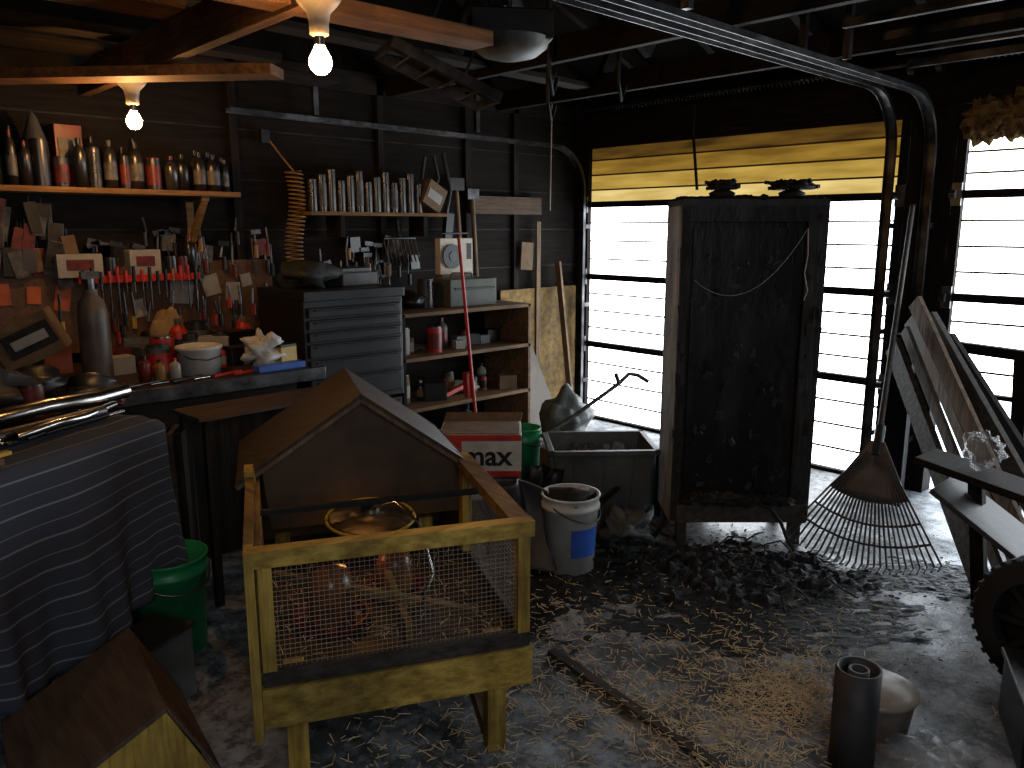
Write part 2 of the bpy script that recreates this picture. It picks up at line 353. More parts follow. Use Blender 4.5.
g.bb((0,.0,h-.03),(w,dp,h),FREEZ); g.bb((0,0,.12),(.035,.03,h-.03),FRW); g.bb((w-.09,0,.12),(w,.03,h-.03),FRW)
g.bb((.035,0,h-.10),(w-.09,.025,h-.03),FRB); g.bb((.035,.035,.2),(w-.09,.06,h-.1),FRB)
g.bb((.055,.015,.26),(w-.105,.035,h-.13),FRB)
g.bb((.02,-.02,.12),(w-.01,.03,.205),GREYW); g.bb((.02,.03,.1),(w-.02,dp-.02,.13),GREYW)
g.bb((.03,0,0),(.075,.05,.12),GREYW); g.bb((w-.08,0,0),(w-.03,.05,.12),GREYW)
g.bb((.03,dp-.06,0),(.075,dp-.02,.12),GREYW); g.bb((w-.08,dp-.06,0),(w-.03,dp-.02,.12),GREYW)
for z in (1.35,.5): g.bb((-.008,0,z),(.01,.05,z+.07),STEEL)
for i in range(110):
    x=R.uniform(.06,w-.12);z=.28+1.15*R.random()**1.5
    g.box((x,.012,z),(R.uniform(.01,.05),.004,R.uniform(.01,.06)),FRB if i%4 else FREEZ,ry=R.uniform(0,90),rx=R.uniform(-8,8),jit=.6)
for i in range(60):
    x=R.choice([R.uniform(0,.035),R.uniform(w-.09,w)]); z=R.uniform(.2,h-.05)
    g.box((x,-.001,z),(R.uniform(.01,.03),.005,R.uniform(.02,.09)),CHAR,rx=R.uniform(-5,5),jit=.6)
for i in range(26):
    g.blob((R.uniform(.02,w-.02),R.uniform(.0,.3),h+.004),(R.uniform(.03,.08),.05,.022),CHAR,i+90,.7)
for i in range(22): g.blob((.06+R.random()*.5,.0-R.random()*.03,.215+R.random()*.03),(.06+R.random()*.05,.05,.04),CHAR,i,.7)
for i in range(14): g.beam((.08+R.random()*.45,-.02,.21),(.08+R.random()*.45,-.01-R.random()*.02,.23+R.random()*.05),.006,.006,R.choice([GREYW,CHAR,STEEL]))
g.tube([(.40,-.03,.22),(.46,-.06,.20),(.50,-.09,.14),(.53,-.11,.06),(.56,-.14,.012),(.50,-.22,.012),(.40,-.25,.012)],.009,RUB)
g.obj("burnt_freezer_cabinet",.003)
g=G(FM())
pts=[]
for k in range(17):
    t=k/16; pts.append((.06+.5*t,-.008,1.27-.38*t*(1-t)+.28*t*t-.05*t))
g.tube(pts,.0018,PAPER,6); g.tube([(.56,-.008,1.5),(.565,-.012,1.38),(.555,-.014,1.3),(.575,-.012,1.22),(.56,-.012,1.18)],.003,PAPER,6)
g.obj("hanging_wire")
def burner(name,x,sx):
    g=G(FM(h))
    g.lathe((x,.12,.0),[(0,0),(.05,0),(.06,.03),(.03,.045)],CHAR)
    g.lathe((x,.12,.045),[(.0,0),(sx,0.0),(sx*1.1,.012),(sx*.8,.02),(0,.02)],CHAR)
    for i in range(9):
        a=i*.7; g.beam((x,.12,.06),(x+sx*1.25*math.cos(a),.12+sx*math.sin(a),.06+.02*math.sin(i*2)),.018,.016,CHAR)
        g.blob((x+sx*.7*math.cos(a),.12+sx*.7*math.sin(a),.07),(.05,.05,.03),CHAR,i,.6)
    g.obj(name)
burner("burnt_fan_remains",.2,.065); burner("burnt_fan_remains.001",.52,.1)
# ---------------------------------------------------------------- workbench & back wall
g=G(); g.bb((-.6,3.36,.80),(1.86,YB-.032,.85),BENCHM); g.bb((-.6,3.33,.80),(1.9,3.36,.86),STEEL)
g.bb((-.6,3.4,.68),(1.86,3.44,.80),CHARX)
for x in(-.5,.5,1.78): g.bb((x,3.4,0),(x+.08,3.48,.8),CHARZ); g.bb((x,4.2,0),(x+.08,4.28,.8),CHARZ)
g.bb((1.2,3.45,.02),(1.24,4.28,.8),PLY); g.bb((1.24,3.46,.02),(1.78,3.48,.8),CHARZ); g.bb((-.5,3.5,.2),(1.2,4.28,.23),CHARX)
g.obj("workbench",.003)
g=G()
for i in range(6): g.box((1.0+i*.035,3.26-.01*i,.36),(.02,.14,.7),CHARZ if i%2 else GREYW,rz=-35,rx=3)
g.obj("stacked_boards")
SLAT=wood("slat_brown",(.08,.045,.022),(.035,.02,.011),'x',.5)
g=G(T(1.47,3.11,.0,3))
for i in range(7): g.bb((-.33,-.12+i*.035,.775),(.33,-.09+i*.035,.79),SLAT)
for x in(-.3,.27): g.bb((x,-.12,.76),(x+.03,.15,.775),CHARX); g.bb((x,-.1,0),(x+.03,-.07,.76),CHARZ); g.bb((x,.1,0),(x+.03,.13,.76),CHARZ)
g.obj("slatted_side_table")
PEG=pm("pegboard_brown",(.17,.082,.038),(.055,.028,.016),scale=3,rough=.7,bump=.05,soot=.7)
g=G(); g.bb((.3,YB-.045,.90),(2.14,YB-.031,1.33),PEG)
for i in range(36):
    for j in range(8): g.box((.34+i*.05,YB-.046,.94+j*.05),(.006,.002,.006),CHAR)
g.obj("pegboard")
g=G()
for x,z,a,b in((1.62,1.17,.12,.12),(1.9,1.16,.08,.1),(1.05,1.17,.07,.12),(.93,1.19,.06,.08),(1.78,1.2,.09,.11),(1.4,1.1,.06,.09),(1.98,1.22,.06,.07),(.8,1.2,.07,.1)):
    g.box((x,YB-.05,z),(a,.004,b),PAPER if x>1.2 else ORANGE,ry=R.uniform(-12,12))
g.obj("pinned_papers")
def bottle(g,x,y,z,r,hh,m,cap,lab=None,sq=False):
    g.lathe((x,y,z),[(0,0),(r,0),(r,hh*.68),(r*.8,hh*.78),(r*.32,hh*.85),(r*.3,hh*.9)],m,n=4 if sq else 16)
    g.cyl((x,y,z+hh*.88),(x,y,z+hh),r*.36,cap,n=10)
    if lab: g.cyl((x,y,z+hh*.18),(x,y,z+hh*.55),r*1.015,lab,n=16,cap=False)
def can(g,x,y,z,r,hh,m,top=STEEL,lab=None):
    g.cyl((x,y,z),(x,y,z+hh),r,m,n=18); g.cyl((x,y,z+hh),(x,y,z+hh+.008),r*.93,top,n=18)
    if lab: g.cyl((x,y,z+hh*.15),(x,y,z+hh*.8),r*1.015,lab,n=18,cap=False)
SHELFW=wood("shelf_edge",(.24,.12,.035),(.10,.05,.016),'x',.4)
g=G(); g.bb((.0,4.08,1.66),(1.88,YB-.031,1.685),SHELFW)
for x in(1.68,.75):
    g.bb((x,4.31,1.42),(x+.04,4.319,1.66),SHELFW); g.beam((x+.02,4.12,1.64),(x+.02,4.3,1.44),.03,.03,SHELFW); g.bb((x,4.1,1.635),(x+.04,4.3,1.66),SHELFW)
g.obj("wall_shelf",.002)
DKRED=pm("sooty_red_label",(.13,.016,.012),(.035,.008,.007),scale=20,rough=.4,bump=0)
DKW=pm("sooty_pale_label",(.09,.086,.08),(.022,.021,.019),scale=20,rough=.5,bump=0)
RS=random.Random(31)
g=G(); x=.62
while x<1.86:
    r=RS.uniform(.022,.038); hh=RS.uniform(.15,.24)*(1.1 if x<1.0 else 1)
    if RS.random()<.4: can(g,x,4.16,1.686,r,hh*.8,RS.choice([BOT,JAR,BOT]),RS.choice([BLKP,DKRED,BLK]),RS.choice([None,DKRED,DKW,None]))
    else: bottle(g,x,4.16+RS.uniform(-.02,.02),1.686,r,hh,RS.choice([BOT,BOT,BOT,JAR]),RS.choice([BLKP,DKRED,DKW,BLKP]),RS.choice([None,None,DKRED,DKW]),RS.random()<.2)
    if RS.random()<.7: bottle(g,x+.02,4.25,1.686,r,hh*1.1,BOT,BLKP,RS.choice([None,DKRED]))
    x+=r*2+RS.uniform(.002,.012)
g.obj("oil_bottles")
g=G(); g.lathe((.98,4.2,1.686),[(0,0),(.05,0),(.055,.14),(.05,.2),(.02,.3),(.0,.33)],TARP); g.obj("grease_funnel_jug")
g=G(); g.box((1.12,4.25,1.83),(.12,.08,.28),DKRED,rz=6); g.box((1.12,4.208,1.85),(.09,.004,.12),DKW,rz=6); g.obj("red_carton",.003)
g=G(); g.bb((2.3,4.12,1.575),(3.28,YB-.031,1.595),SHELFW)
for x in(2.5,3.1): g.bb((x,4.14,1.45),(x+.03,4.3,1.575),CHARZ)
g.obj("wall_shelf.001",.002)
g=G()
for i in range(13): can(g,2.36+i*.062,4.2,1.596,.027,.17+.03*(i%3),JAR,BLK if i%2 else STEEL,DKW if i%4==1 else None)
g.obj("nail_jars")
g=G(); g.box((3.2,4.21,1.70),(.16,.12,.16),CARD,ry=28,rz=5); g.box((3.2,4.148,1.70),(.12,.003,.06),PAPER,ry=28,rz=5); g.obj("small_carton",.003)
g=G(); g.bb((1.10,4.2,1.245),(1.68,YB-.046,1.26),RED); g.bb((1.10,4.19,1.24),(1.68,4.2,1.275),RED)
g.obj("tool_rail",.002)
g=G()
for i in range(15):
    x=1.12+i*.038; g.cyl((x,4.18,1.24),(x,4.18,1.24-R.uniform(.05,.15)),.004,STEEL,n=6)
    g.cyl((x,4.18,1.24),(x,4.18,1.29+R.random()*.03),.009,R.choice([RED,BLKP,ORANGE,BLK]),n=8)
g.obj("screwdrivers")
g=G(); g.box((1.12,4.26,1.325),(.2,.1,.11),PAPER,rz=0); g.box((1.12,4.208,1.33),(.12,.004,.05),DKRED); g.obj("battery_carton",.003)
g=G(); g.box((1.42,4.26,1.33),(.15,.1,.13),PAPER); g.box((1.42,4.208,1.34),(.09,.004,.05),DKRED); g.obj("bulb_carton",.003)
g=G()
for x,z,m in((1.27,1.262,BOT),(1.56,1.262,BOT),(1.62,1.262,DKRED)): can(g,x,4.26,z,.03,.09,m)
bottle(g,1.66,4.26,1.262,.03,.2,BOT,DKRED)
g.obj("paint_tins")
g=G()
for i in range(44):
    x=.45+R.random()*.65;z=1.32+R.random()*.28
    g.box((x,YB-.035-R.random()*.06,z-.03),(.05+R.random()*.03,.012,.09+R.random()*.07),R.choice([DKRED,DKW,DKRED,BOT,TARP,BOT,JAR,CARD]),ry=R.uniform(-15,15))
    g.cyl((x,YB-.04,z+.03),(x,YB-.04,z+.07),.003,STEEL,n=5)
g.obj("hanging_packets",.003)
g=G()
for i in range(46):
    x=1.2+R.random()*.95 if i<26 else 2.4+R.random()*.75; z=1.5 if i<26 else 1.38
    z+=R.uniform(-.1,.08); l=R.uniform(.06,.18)
    g.cyl((x,4.30,z),(x+R.uniform(-.02,.02),4.29,z-l),.006,STEEL,n=6); g.cyl((x,4.29,z-l),(x,4.29,z-l-.07),.012,R.choice([DKRED,BLKP,BLKP,GREYW,COILM]),n=8)
    if i%3==0: g.box((x,4.29,z),(.06,.02,.025),STEEL,ry=R.uniform(-20,20))
    if i%4==0: g.box((x+.05,4.30,z-.05),(.07,.02,.09),R.choice([DKW,BOT,DKRED]),ry=R.uniform(-10,10))
g.obj("hanging_hand_tools")
g=G()
for i in range(30):
    x=.95+R.random()*1.15; z=1.2-R.random()*.15; l=R.uniform(.06,.14)
    g.cyl((x,4.298,z),(x+R.uniform(-.02,.02),4.294,z-l),.006,STEEL,n=6); g.cyl((x,4.294,z-l),(x,4.294,z-l-.06),.012,R.choice([DKRED,BLKP,RED,YELP,BLKP]),n=8)
g.obj("pegboard_tools")
g=G(); pts=[]
for k in range(420):
    t=k/420; a=k*.42; pts.append((2.27+.05*math.cos(a)+.02*math.sin(t*7),4.24+.04*math.sin(a),1.82-.66*t))
g.tube(pts,.005,COILM,6); g.tube([(2.27,4.24,1.82),(2.22,4.28,1.9),(2.15,4.3,2.0)],.006,COILM,6); g.box((2.14,4.305,2.0),(.05,.03,.07),BLK); g.obj("coiled_air_hose")
g=G(); g.bb((1.90,3.52,.62),(2.48,4.0,1.19),BLK); z=.65
for hh in(.12,.1,.08,.06,.06,.06):
    g.bb((1.92,3.505,z),(2.46,3.52,z+hh-.012),BLK); g.bb((1.95,3.49,z+hh-.03),(2.43,3.506,z+hh-.022),TARP); z+=hh
g.bb((1.895,3.50,1.15),(2.485,4.0,1.2),BLK)
g.bb((1.9,3.54,.08),(2.48,4.0,.6),BLK)
for zz in(.12,.28,.44): g.bb((1.92,3.525,zz),(2.46,3.54,zz+.14),BLK); g.bb((1.95,3.51,zz+.11),(2.43,3.526,zz+.12),TARP)
for x in(1.95,2.43):
    for y in(3.6,3.95): g.cyl((x-.02,y,.04),(x+.02,y,.04),.04,RUB)
g.obj("tool_chest",.005)
g=G()
g.blob((2.05,3.75,1.26),(.26,.3,.13),pm("dark_cloth",(.02,.024,.02),(.008,.009,.008)),3,.5); g.obj("folded_rag")
g=G(); g.box((2.33,3.8,1.236),(.24,.2,.07),TARP,rz=8); g.box((2.33,3.8,1.28),(.2,.14,.03),BLK,rz=8); g.obj("socket_case",.005)
g=G()
x0=2.98;g.cyl((x0-.09,4.28,1.44),(x0+.15,4.28,1.44),.01,STEEL,n=8)
for i in range(9): g.tube([(x0-.09+i*.03,4.28,1.44),(x0-.09+i*.03,4.26,1.36),(x0-.09+i*.03,4.23,1.29)],.005,STEEL,5)
g.cyl((x0+.03,4.28,1.44),(x0+.03,4.3,1.56),.014,STEEL,n=8)
g.obj("garden_rake_head")
g=G()
g.cyl((3.55,4.2,.03),(3.48,4.28,1.75),.016,TANW,n=10); g.cyl((3.66,4.2,.03),(3.62,4.28,1.7),.016,TANW,n=10)
g.box((3.48,4.28,1.79),(.12,.03,.08),BLK); g.box((3.62,4.28,1.73),(.1,.03,.07),STEEL)
g.obj("long_handled_shovels")
g=G(); g.bb((3.62,4.27,1.60),(4.28,4.318,1.72),wood("wall_plank_wood",(.10,.06,.032),(.04,.024,.014),'x',.5)); g.obj("wall_plank")
g=G()
g.tube([(3.2,4.25,1.95),(3.17,4.25,1.8),(3.24,4.24,1.7),(3.30,4.24,1.82),(3.27,4.25,1.96)],.012,RUB); g.tube([(3.35,4.25,1.98),(3.4,4.24,1.75),(3.36,4.24,1.6)],.014,BLK); g.box((3.38,4.25,1.5),(.06,.04,.2),BLK,ry=8)
g.obj("hanging_hose_loops")
g=G(); g.bb((3.9,4.30,.1),(4.70,4.318,1.06),OSB); g.bb((4.25,4.285,.4),(4.29,4.30,1.55),TANW); g.box((4.15,4.29,1.3),(.12,.01,.2),CARD,ry=4); g.obj("osb_panel")
g=G(); g.beam((4.42,4.05,.02),(4.46,4.27,1.25),.05,.02,TANW); g.beam((4.02,3.9,.02),(3.98,4.27,.75),.32,.012,PLY); g.obj("leaning_plank")
SH=wood("cabinet_shelf",(.2,.115,.055),(.09,.05,.026),'x',.45)
g=G(); xa,xb,ya,yb=2.52,3.5,3.58,4.0
for z in(1.02,.77,.48,.1): g.bb((xa,ya,z),(xb,yb,z+.022),SH)
g.bb((xa,ya,.02),(xa+.022,yb,1.04),CHARZ); g.bb((xb-.022,ya,.02),(xb,yb,1.04),SH); g.bb((xa,yb,.02),(xb,yb+.01,1.04),CHARX)
g.bb((xa,ya-.01,0),(xb,ya+.01,.1),SH)
g.obj("open_shelf_cabinet",.002)
def junk(name,x0,x1,y0,y1,z,n,seed,hm=.16,mats=None):
    R2=random.Random(seed); g=G(); mats=mats or [DKRED,DKW,BOT,CARD,GREY,BLK,JAR,PAPER,ORANGE,GREYW,RED,BLK]
    for i in range(n):
        x=x0+(x1-x0)*(i+.5)/n; y=R2.uniform(y0,y1); k=R2.random(); s=R2.uniform(.4,1)*hm; m=R2.choice(mats)
        if k<.35: g.box((x,y,z+s*.35),(s*.9,s*.7,s*.7),m,rz=R2.uniform(-30,30))
        elif k<.6: can(g,x,y,z,s*.28,s*.9,m,STEEL,R2.choice(mats))
        elif k<.75: bottle(g,x,y,z,s*.25,s*1.2,m,R2.choice(mats),R2.choice(mats))
        elif k<.9: g.blob((x,y,z+s*.25),(s*1.3,s,s*.5),m,seed+i,.45)
        else: g.beam((x-s*.8,y,z+.02),(x+s*.8,y+.05,z+.03+s*.2),.03,.025,m)
    g.obj(name,.002)
MM=[PAPER,RED,CARD,BLK,GREY,PAPER,DKW,BOT]
junk("garage_clutter",2.6,3.42,3.66,3.85,.793,13,11,.17); junk("garage_clutter.001",2.6,3.42,3.66,3.85,.503,12,12,.2,MM); junk("garage_clutter.002",2.6,3.42,3.66,3.85,.123,8,13,.25)
g=G(); g.box((3.12,3.8,1.125),(.34,.26,.16),GRN2,rz=-4); g.box((3.12,3.667,1.15),(.3,.006,.012),BLK,rz=-4); g.tube([(3.04,3.8,1.21),(3.05,3.8,1.235),(3.19,3.79,1.235),(3.2,3.79,1.21)],.006,STEEL); g.obj("metal_toolbox",.008)
g=G(); RAD=pm("radio_cream",(.5,.47,.4),(.35,.32,.26),rough=.5,bump=.03)
g.box((3.2,3.965,1.33),(.24,.06,.22),RAD,rz=-6)
g.cyl((3.16,3.935,1.33),(3.16,3.925,1.33),.075,BLK,n=24); g.cyl((3.16,3.926,1.33),(3.16,3.92,1.33),.03,GREY,n=18)
g.box((3.29,3.93,1.36),(.04,.01,.1),BLK,rz=-6); g.tube([(3.1,3.96,1.43),(3.1,3.96,1.47),(3.3,3.95,1.47),(3.3,3.95,1.43)],.006,BLK)
g.bb((3.08,3.935,1.043),(3.32,4.0,1.22),CARD)
g.obj("radio",.004)
g=G(); can(g,2.85,3.8,1.043,.05,.16,JAR); g.blob((2.72,3.8,1.09),(.2,.2,.09),BLK,5,.4); g.box((2.62,3.85,1.093),(.1,.1,.1),DKW,rz=10); g.obj("cabinet_top_clutter")
g=G(); g.lathe((1.0,3.66,.851),[(0,0),(.055,0),(.06,.02),(.06,.30),(.05,.35),(.028,.375),(.028,.40)],pm("cylinder_paint",(.09,.07,.055),(.04,.03,.024),rough=.45)); g.cyl((1.0,3.66,1.25),(1.0,3.66,1.30),.02,STEEL); g.box((1.0,3.65,1.31),(.07,.03,.03),STEEL); g.obj("gas_cylinder")
g=G(); g.lathe((1.42,3.62,.851),[(0,0),(.09,0),(.098,.11),(.103,.112),(.103,.125),(.09,.128),(.085,.11),(0,.11)],WHT,n=32); g.tube([(1.32,3.62,.955),(1.35,3.54,.93),(1.42,3.52,.92),(1.49,3.54,.93),(1.52,3.62,.955)],.003,STEEL); g.obj("plastic_tub")
g=G(); can(g,1.26,3.68,.851,.055,.13,DKW,STEEL,RED); can(g,1.33,3.82,.851,.055,.15,RED,CHROME); g.obj("paint_can")
g=G(); bottle(g,1.2,3.5,.851,.024,.1,COILM,BLK); bottle(g,1.26,3.49,.851,.024,.1,CREAM,RED); bottle(g,1.145,3.52,.851,.026,.12,DKRED,BLK); g.obj("glue_bottles")
g=G(); g.blob((1.46,4.1,.98),(.15,.12,.26),KRAFT,2,.3); g.obj("paper_bag")
g=G(); g.blob((1.70,3.56,.93),(.16,.14,.15),WHT,4,.6,26,16,2.6); g.obj("crumpled_cloth")
g=G(); g.box((1.70,3.40,.875),(.24,.06,.03),BLUE,rz=4); g.obj("blue_level",.003)
g=G(); g.box((1.8,3.55,.90),(.1,.08,.09),YELP,rz=15); g.box((1.8,3.55,.95),(.1,.08,.012),BLK,rz=15); g.obj("small_yellow_box",.003)
g=G(); g.box((.80,3.85,1.04),(.24,.2,.18),CARD,rz=-20,ry=-25); g.box((.775,3.742,1.05),(.19,.004,.1),CHAR,rz=-20,ry=-25); g.box((.775,3.739,1.05),(.14,.002,.04),PAPER,rz=-20,ry=-25); g.obj("open_carton",.004)
g=G(); g.blob((.7,3.55,.90),(.34,.24,.10),BLK,8,.5); g.blob((.5,3.6,.92),(.2,.2,.13),TARP,9,.5); g.obj("greasy_rags")
junk("workbench_clutter",1.1,1.85,3.95,4.2,.851,19,21,.2); junk("workbench_clutter.001",1.5,1.85,3.66,3.88,.851,10,22,.14,[RED,BLK,PAPER,DKRED,BOT,STEEL,CARD]); junk("workbench_clutter.002",-.2,.95,3.95,4.2,.851,12,23,.25); junk("workbench_clutter.003",1.05,1.2,3.8,3.95,.851,4,27,.13,[PAPER,CARD,RED,BOT])
g=G()
for i in range(7): g.tube([(.95+i*.09,3.42,.862),(1.1+i*.09,3.45+.03*(i%2),.862)],.007,R.choice([STEEL,CHROME,RED]),6)
g.obj("loose_wrenches")
# ---------------------------------------------------------------- cloth covered table on the left
def cloth():
    m=bpy.data.materials.new("striped_cloth"); m.use_nodes=True; nt=m.node_tree;N=nt.nodes;L=nt.links;b=N["Principled BSDF"]
    uv=N.new("ShaderNodeUVMap"); s=N.new("ShaderNodeSeparateXYZ"); L.new(uv.outputs[0],s.inputs[0])
    def band(freq,w,off):
        a=N.new("ShaderNodeMath");a.operation='MULTIPLY_ADD';a.inputs[1].default_value=freq;a.inputs[2].default_value=off;L.new(s.outputs[1],a.inputs[0])
        f=N.new("ShaderNodeMath");f.operation='FRACT';L.new(a.outputs[0],f.inputs[0]);l=N.new("ShaderNodeMath");l.operation='LESS_THAN';l.inputs[1].default_value=w;L.new(f.outputs[0],l.inputs[0]);return l
    b1=band(9.5,.06,0);b2=band(9.5,.03,.45)
    mx=N.new("ShaderNodeMath");mx.operation='MAXIMUM';L.new(b1.outputs[0],mx.inputs[0]);L.new(b2.outputs[0],mx.inputs[1])
    c=N.new("ShaderNodeMix");c.data_type='RGBA';L.new(mx.outputs[0],c.inputs[0]);c.inputs[6].default_value=(.036,.043,.060,1);c.inputs[7].default_value=(.13,.14,.155,1)
    L.new(c.outputs[2],b.inputs["Base Color"]);b.inputs["Roughness"].default_value=.95;b.inputs["Specular IOR Level"].default_value=.1;return m
CL=cloth()
TM=lambda: T(.28,2.42,0,30)
g=G(TM())
g.bb((-.9,.02,.80),(.74,.62,.84),CHARX)
for x in(-.85,.64):
    for y in(.06,.54): g.bb((x,y,0),(x+.06,y+.06,.8),CHARZ)
g.obj("side_table")
nu,nv=90,44;vs=[];fs=[];uvs=[]
M=TM()
for j in range(nv+1):
    for i in range(nu+1):
        u=i/nu;v=j/nv; x=-.92+1.74*u
        if v<.28:
            t=v/.28; p=(x,.40-.40*t,.853+.012*noise.noise(Vector((x*5,t*4,1))))
            if t>.85: p=(x,.40-.40*t,.847)
        else:
            t=(v-.28)/.72; fold=.04*math.sin(x*17+1.2*math.sin(x*5))*t+.02*math.sin(x*41)*t*t
            p=(x-.06*t*(u-.2),-.015-.05*t-fold,.847-.62*t-.04*math.sin(x*6)*t)
        if x>.74: p=(.77+(x-.74)*.35,p[1]+(x-.74)*.5,p[2]-(x-.74)*.3)
        vs.append(tuple(M@Vector(p)));uvs.append((u,v))
for j in range(nv):
    for i in range(nu): fs.append((j*(nu+1)+i,j*(nu+1)+i+1,(j+1)*(nu+1)+i+1,(j+1)*(nu+1)+i))
me=bpy.data.meshes.new("striped_cloth");me.from_pydata(vs,[],fs);ul=me.uv_layers.new(name="UVMap")
for p in me.polygons:
    p.use_smooth=True
    for li in p.loop_indices: ul.data[li].uv=uvs[me.loops[li].vertex_index]
me.materials.append(CL);o=bpy.data.objects.new("striped_cloth",me);C.objects.link(o);sd=o.modifiers.new("solid","SOLIDIFY");sd.thickness=.004
g=G(); g.tube([(.25,2.80,.90),(.45,2.84,.92),(.62,2.89,.93),(.80,3.0,.915),(.93,3.10,.91)],.028,CHROME,14); g.tube([(.3,2.68,.885),(.6,2.80,.89),(.8,2.92,.885)],.02,STEEL,12)
g.tube([(.5,2.72,.885),(.62,2.76,.90),(.72,2.84,.89),(.86,3.0,.885)],.014,CHROME,10)
g.lathe((.35,3.0,.94),[(0,-.12),(.06,-.11),(.07,0),(.06,.11),(0,.12)],STEEL,rot=Matrix.Rotation(math.radians(80),4,'Y')); g.obj("exhaust_pipes")
g=G(); can(g,.62,3.06,.865,.04,.11,DKRED); g.blob((.5,3.13,.95),(.3,.2,.18),BLK,14,.5); g.blob((.8,3.12,.92),(.2,.12,.1),STEEL,15,.5); g.box((.35,3.15,.9),(.2,.15,.1),DKRED,rz=20)
for i in range(24): g.blob((.40+.022*i,2.68+.018*i+R.random()*.06,.875),(.03+.04*R.random(),.05,.03),R.choice([STEEL,BLK,CHROME,CARD,BLK,DKRED]),i+60,.5)
for i in range(8): x=.35+.06*i; g.tube([(x,2.64+.035*i,.868),(x+.1,2.72+.03*i,.872)],.006,R.choice([STEEL,BLK,CHROME]),6)
g.obj("engine_parts")
g=G(TM()); g.box((-.08,.06,.87),(.5,.09,.02),CARD,rz=-4); g.box((-.02,.04,.885),(.45,.025,.012),YELP,rz=-4); g.obj("yellow_folding_ruler",.002)
def bucket(name,x,y,r,hh,m,lab=None,fill=None):
    g=G(); g.lathe((x,y,.002),[(0,0),(r*.86,0),(r*.98,hh*.82),(r*1.05,hh*.83),(r*1.05,hh*.87),(r,hh*.88),(r*1.02,hh*.97),(r*1.06,hh*.98),(r*1.06,hh),(r*.98,hh),(r*.84,.02),(0,.02)],m,n=40)
    if lab:
        n=9;vs=[];fs=[]
        for k in range(n+1):
            a=math.radians(225+k*8)
            for zz in(.25,.62): rr=r*(.86+.12*zz/.82)*1.012; vs.append((x+rr*math.cos(a),y+rr*math.sin(a),hh*zz))
        for k in range(n): fs.append((2*k,2*k+2,2*k+3,2*k+1))
        g.add(vs,fs,lab,True)
    if fill: g.blob((x,y,hh*.9),(r*1.7,r*1.7,.1),fill,3,.5)
    pts=[(x+r*1.07*math.cos(t),y+r*1.07*math.sin(t),hh*.9-.55*r*abs(math.sin((t-3.3)))) for t in [3.3+k*math.pi/14 for k in range(15)]]
    g.tube(pts,.0035,STEEL,6); g.obj(name)
bucket("green_bucket",.93,2.80,.13,.36,GREEN)
bucket("white_bucket",2.50,2.30,.125,.35,WHT,BLUE,fill=CHAR)
bucket("green_bucket.001",2.93,3.04,.085,.44,GREEN)
NB=wood("nest_box_board",(.085,.060,.045),(.045,.033,.025),'y',.2)
g=G(T(.61,2.07,0,-8))
g.bb((-.26,-.20,.0),(.09,.20,.16),CHARZ)
g.prism([(-.33,-.24,.19),(0,-.24,.36),(0,.24,.36),(-.33,.24,.19)],(0,0,.014),NB)
g.prism([(.12,-.24,.13),(.0,-.24,.36),(.0,.24,.36),(.12,.24,.13)],(0,0,.014),NB)
g.prism([(-.3,-.225,.0),(.1,-.225,.0),(.10,-.225,.15),(0,-.225,.355),(-.31,-.225,.19)],(0,.02,0),YELZ)
g.prism([(-.3,.205,.0),(.1,.205,.0),(.10,.205,.15),(0,.205,.355),(-.31,.205,.19)],(0,.02,0),YELZ)
g.obj("nest_box",.002)
g=G(); g.box((.74,2.47,.12),(.22,.16,.24),GREY,rz=30); g.box((.74,2.47,.246),(.24,.18,.012),BLK,rz=30); g.obj("storage_crate",.01)
# ---------------------------------------------------------------- centre objects
BXM=lambda z: T(2.54,2.95,z,-43)
g=G(BXM(.31)); g.bb((-.2,-.14,0),(.2,.14,.21),WHT); g.bb((-.201,-.143,.0),(-.09,-.139,.21),RED); g.bb((-.09,-.143,.18),(.2,-.139,.21),RED); g.bb((-.2,-.143,.0),(.2,-.139,.03),RED)
g.prism([(-.2,.14,.21),(.2,.14,.21),(.21,.20,.24),(-.19,.20,.24)],(0,0,.005),CARD); g.bb((-.19,-.13,.21),(.19,.135,.214),CARD)
box=g.obj("printed_carton",.002)
cu=bpy.data.curves.new("carton_label","FONT");cu.body="max";cu.size=.14;cu.extrude=.0008;cu.offset=.003;cu.materials.append(BLK)
lo=bpy.data.objects.new("carton_label",cu);C.objects.link(lo)
Mw=BXM(.31)@Matrix.Translation((-.085,-.1445,.06))@Matrix.Rotation(math.radians(90),4,'X')
lo.parent=box; bpy.context.view_layer.update(); lo.matrix_world=Mw
g=G(BXM(0))
for z in(.02,.13,.23): g.bb((-.2,-.15,z),(.2,-.13,z+.06),GREYW); g.bb((-.2,.13,z),(.2,.15,z+.06),GREYW); g.bb((-.2,-.13,z),(-.18,.13,z+.06),GREYW); g.bb((.18,-.13,z),(.2,.13,z+.06),GREYW)
g.bb((-.2,-.15,.0),(.2,.15,.02),GREYW); g.bb((-.18,-.13,.29),(.18,.13,.308),GREYW)
g.obj("wooden_crate",.003)
nu,nv=26,24;vs=[];fs=[]
for j in range(nv+1):
    for i in range(nu+1):
        u=i/nu;v=j/nv; vs.append((2.20+.24*u+.05*math.sin(v*4),2.56-.14*u-.14*v*v+.035*math.sin(u*11+v*2),(.40-.37*v)*(1-.25*(u-.6)**2*3)))
for j in range(nv):
    for i in range(nu): fs.append((j*(nu+1)+i,j*(nu+1)+i+1,(j+1)*(nu+1)+i+1,(j+1)*(nu+1)+i))
g=G(); g.add(vs,fs,TARP,True); g.obj("crumpled_sheet").modifiers.new("s","SOLIDIFY").thickness=.006
g=G(T(3.09,2.65,.003,-40))
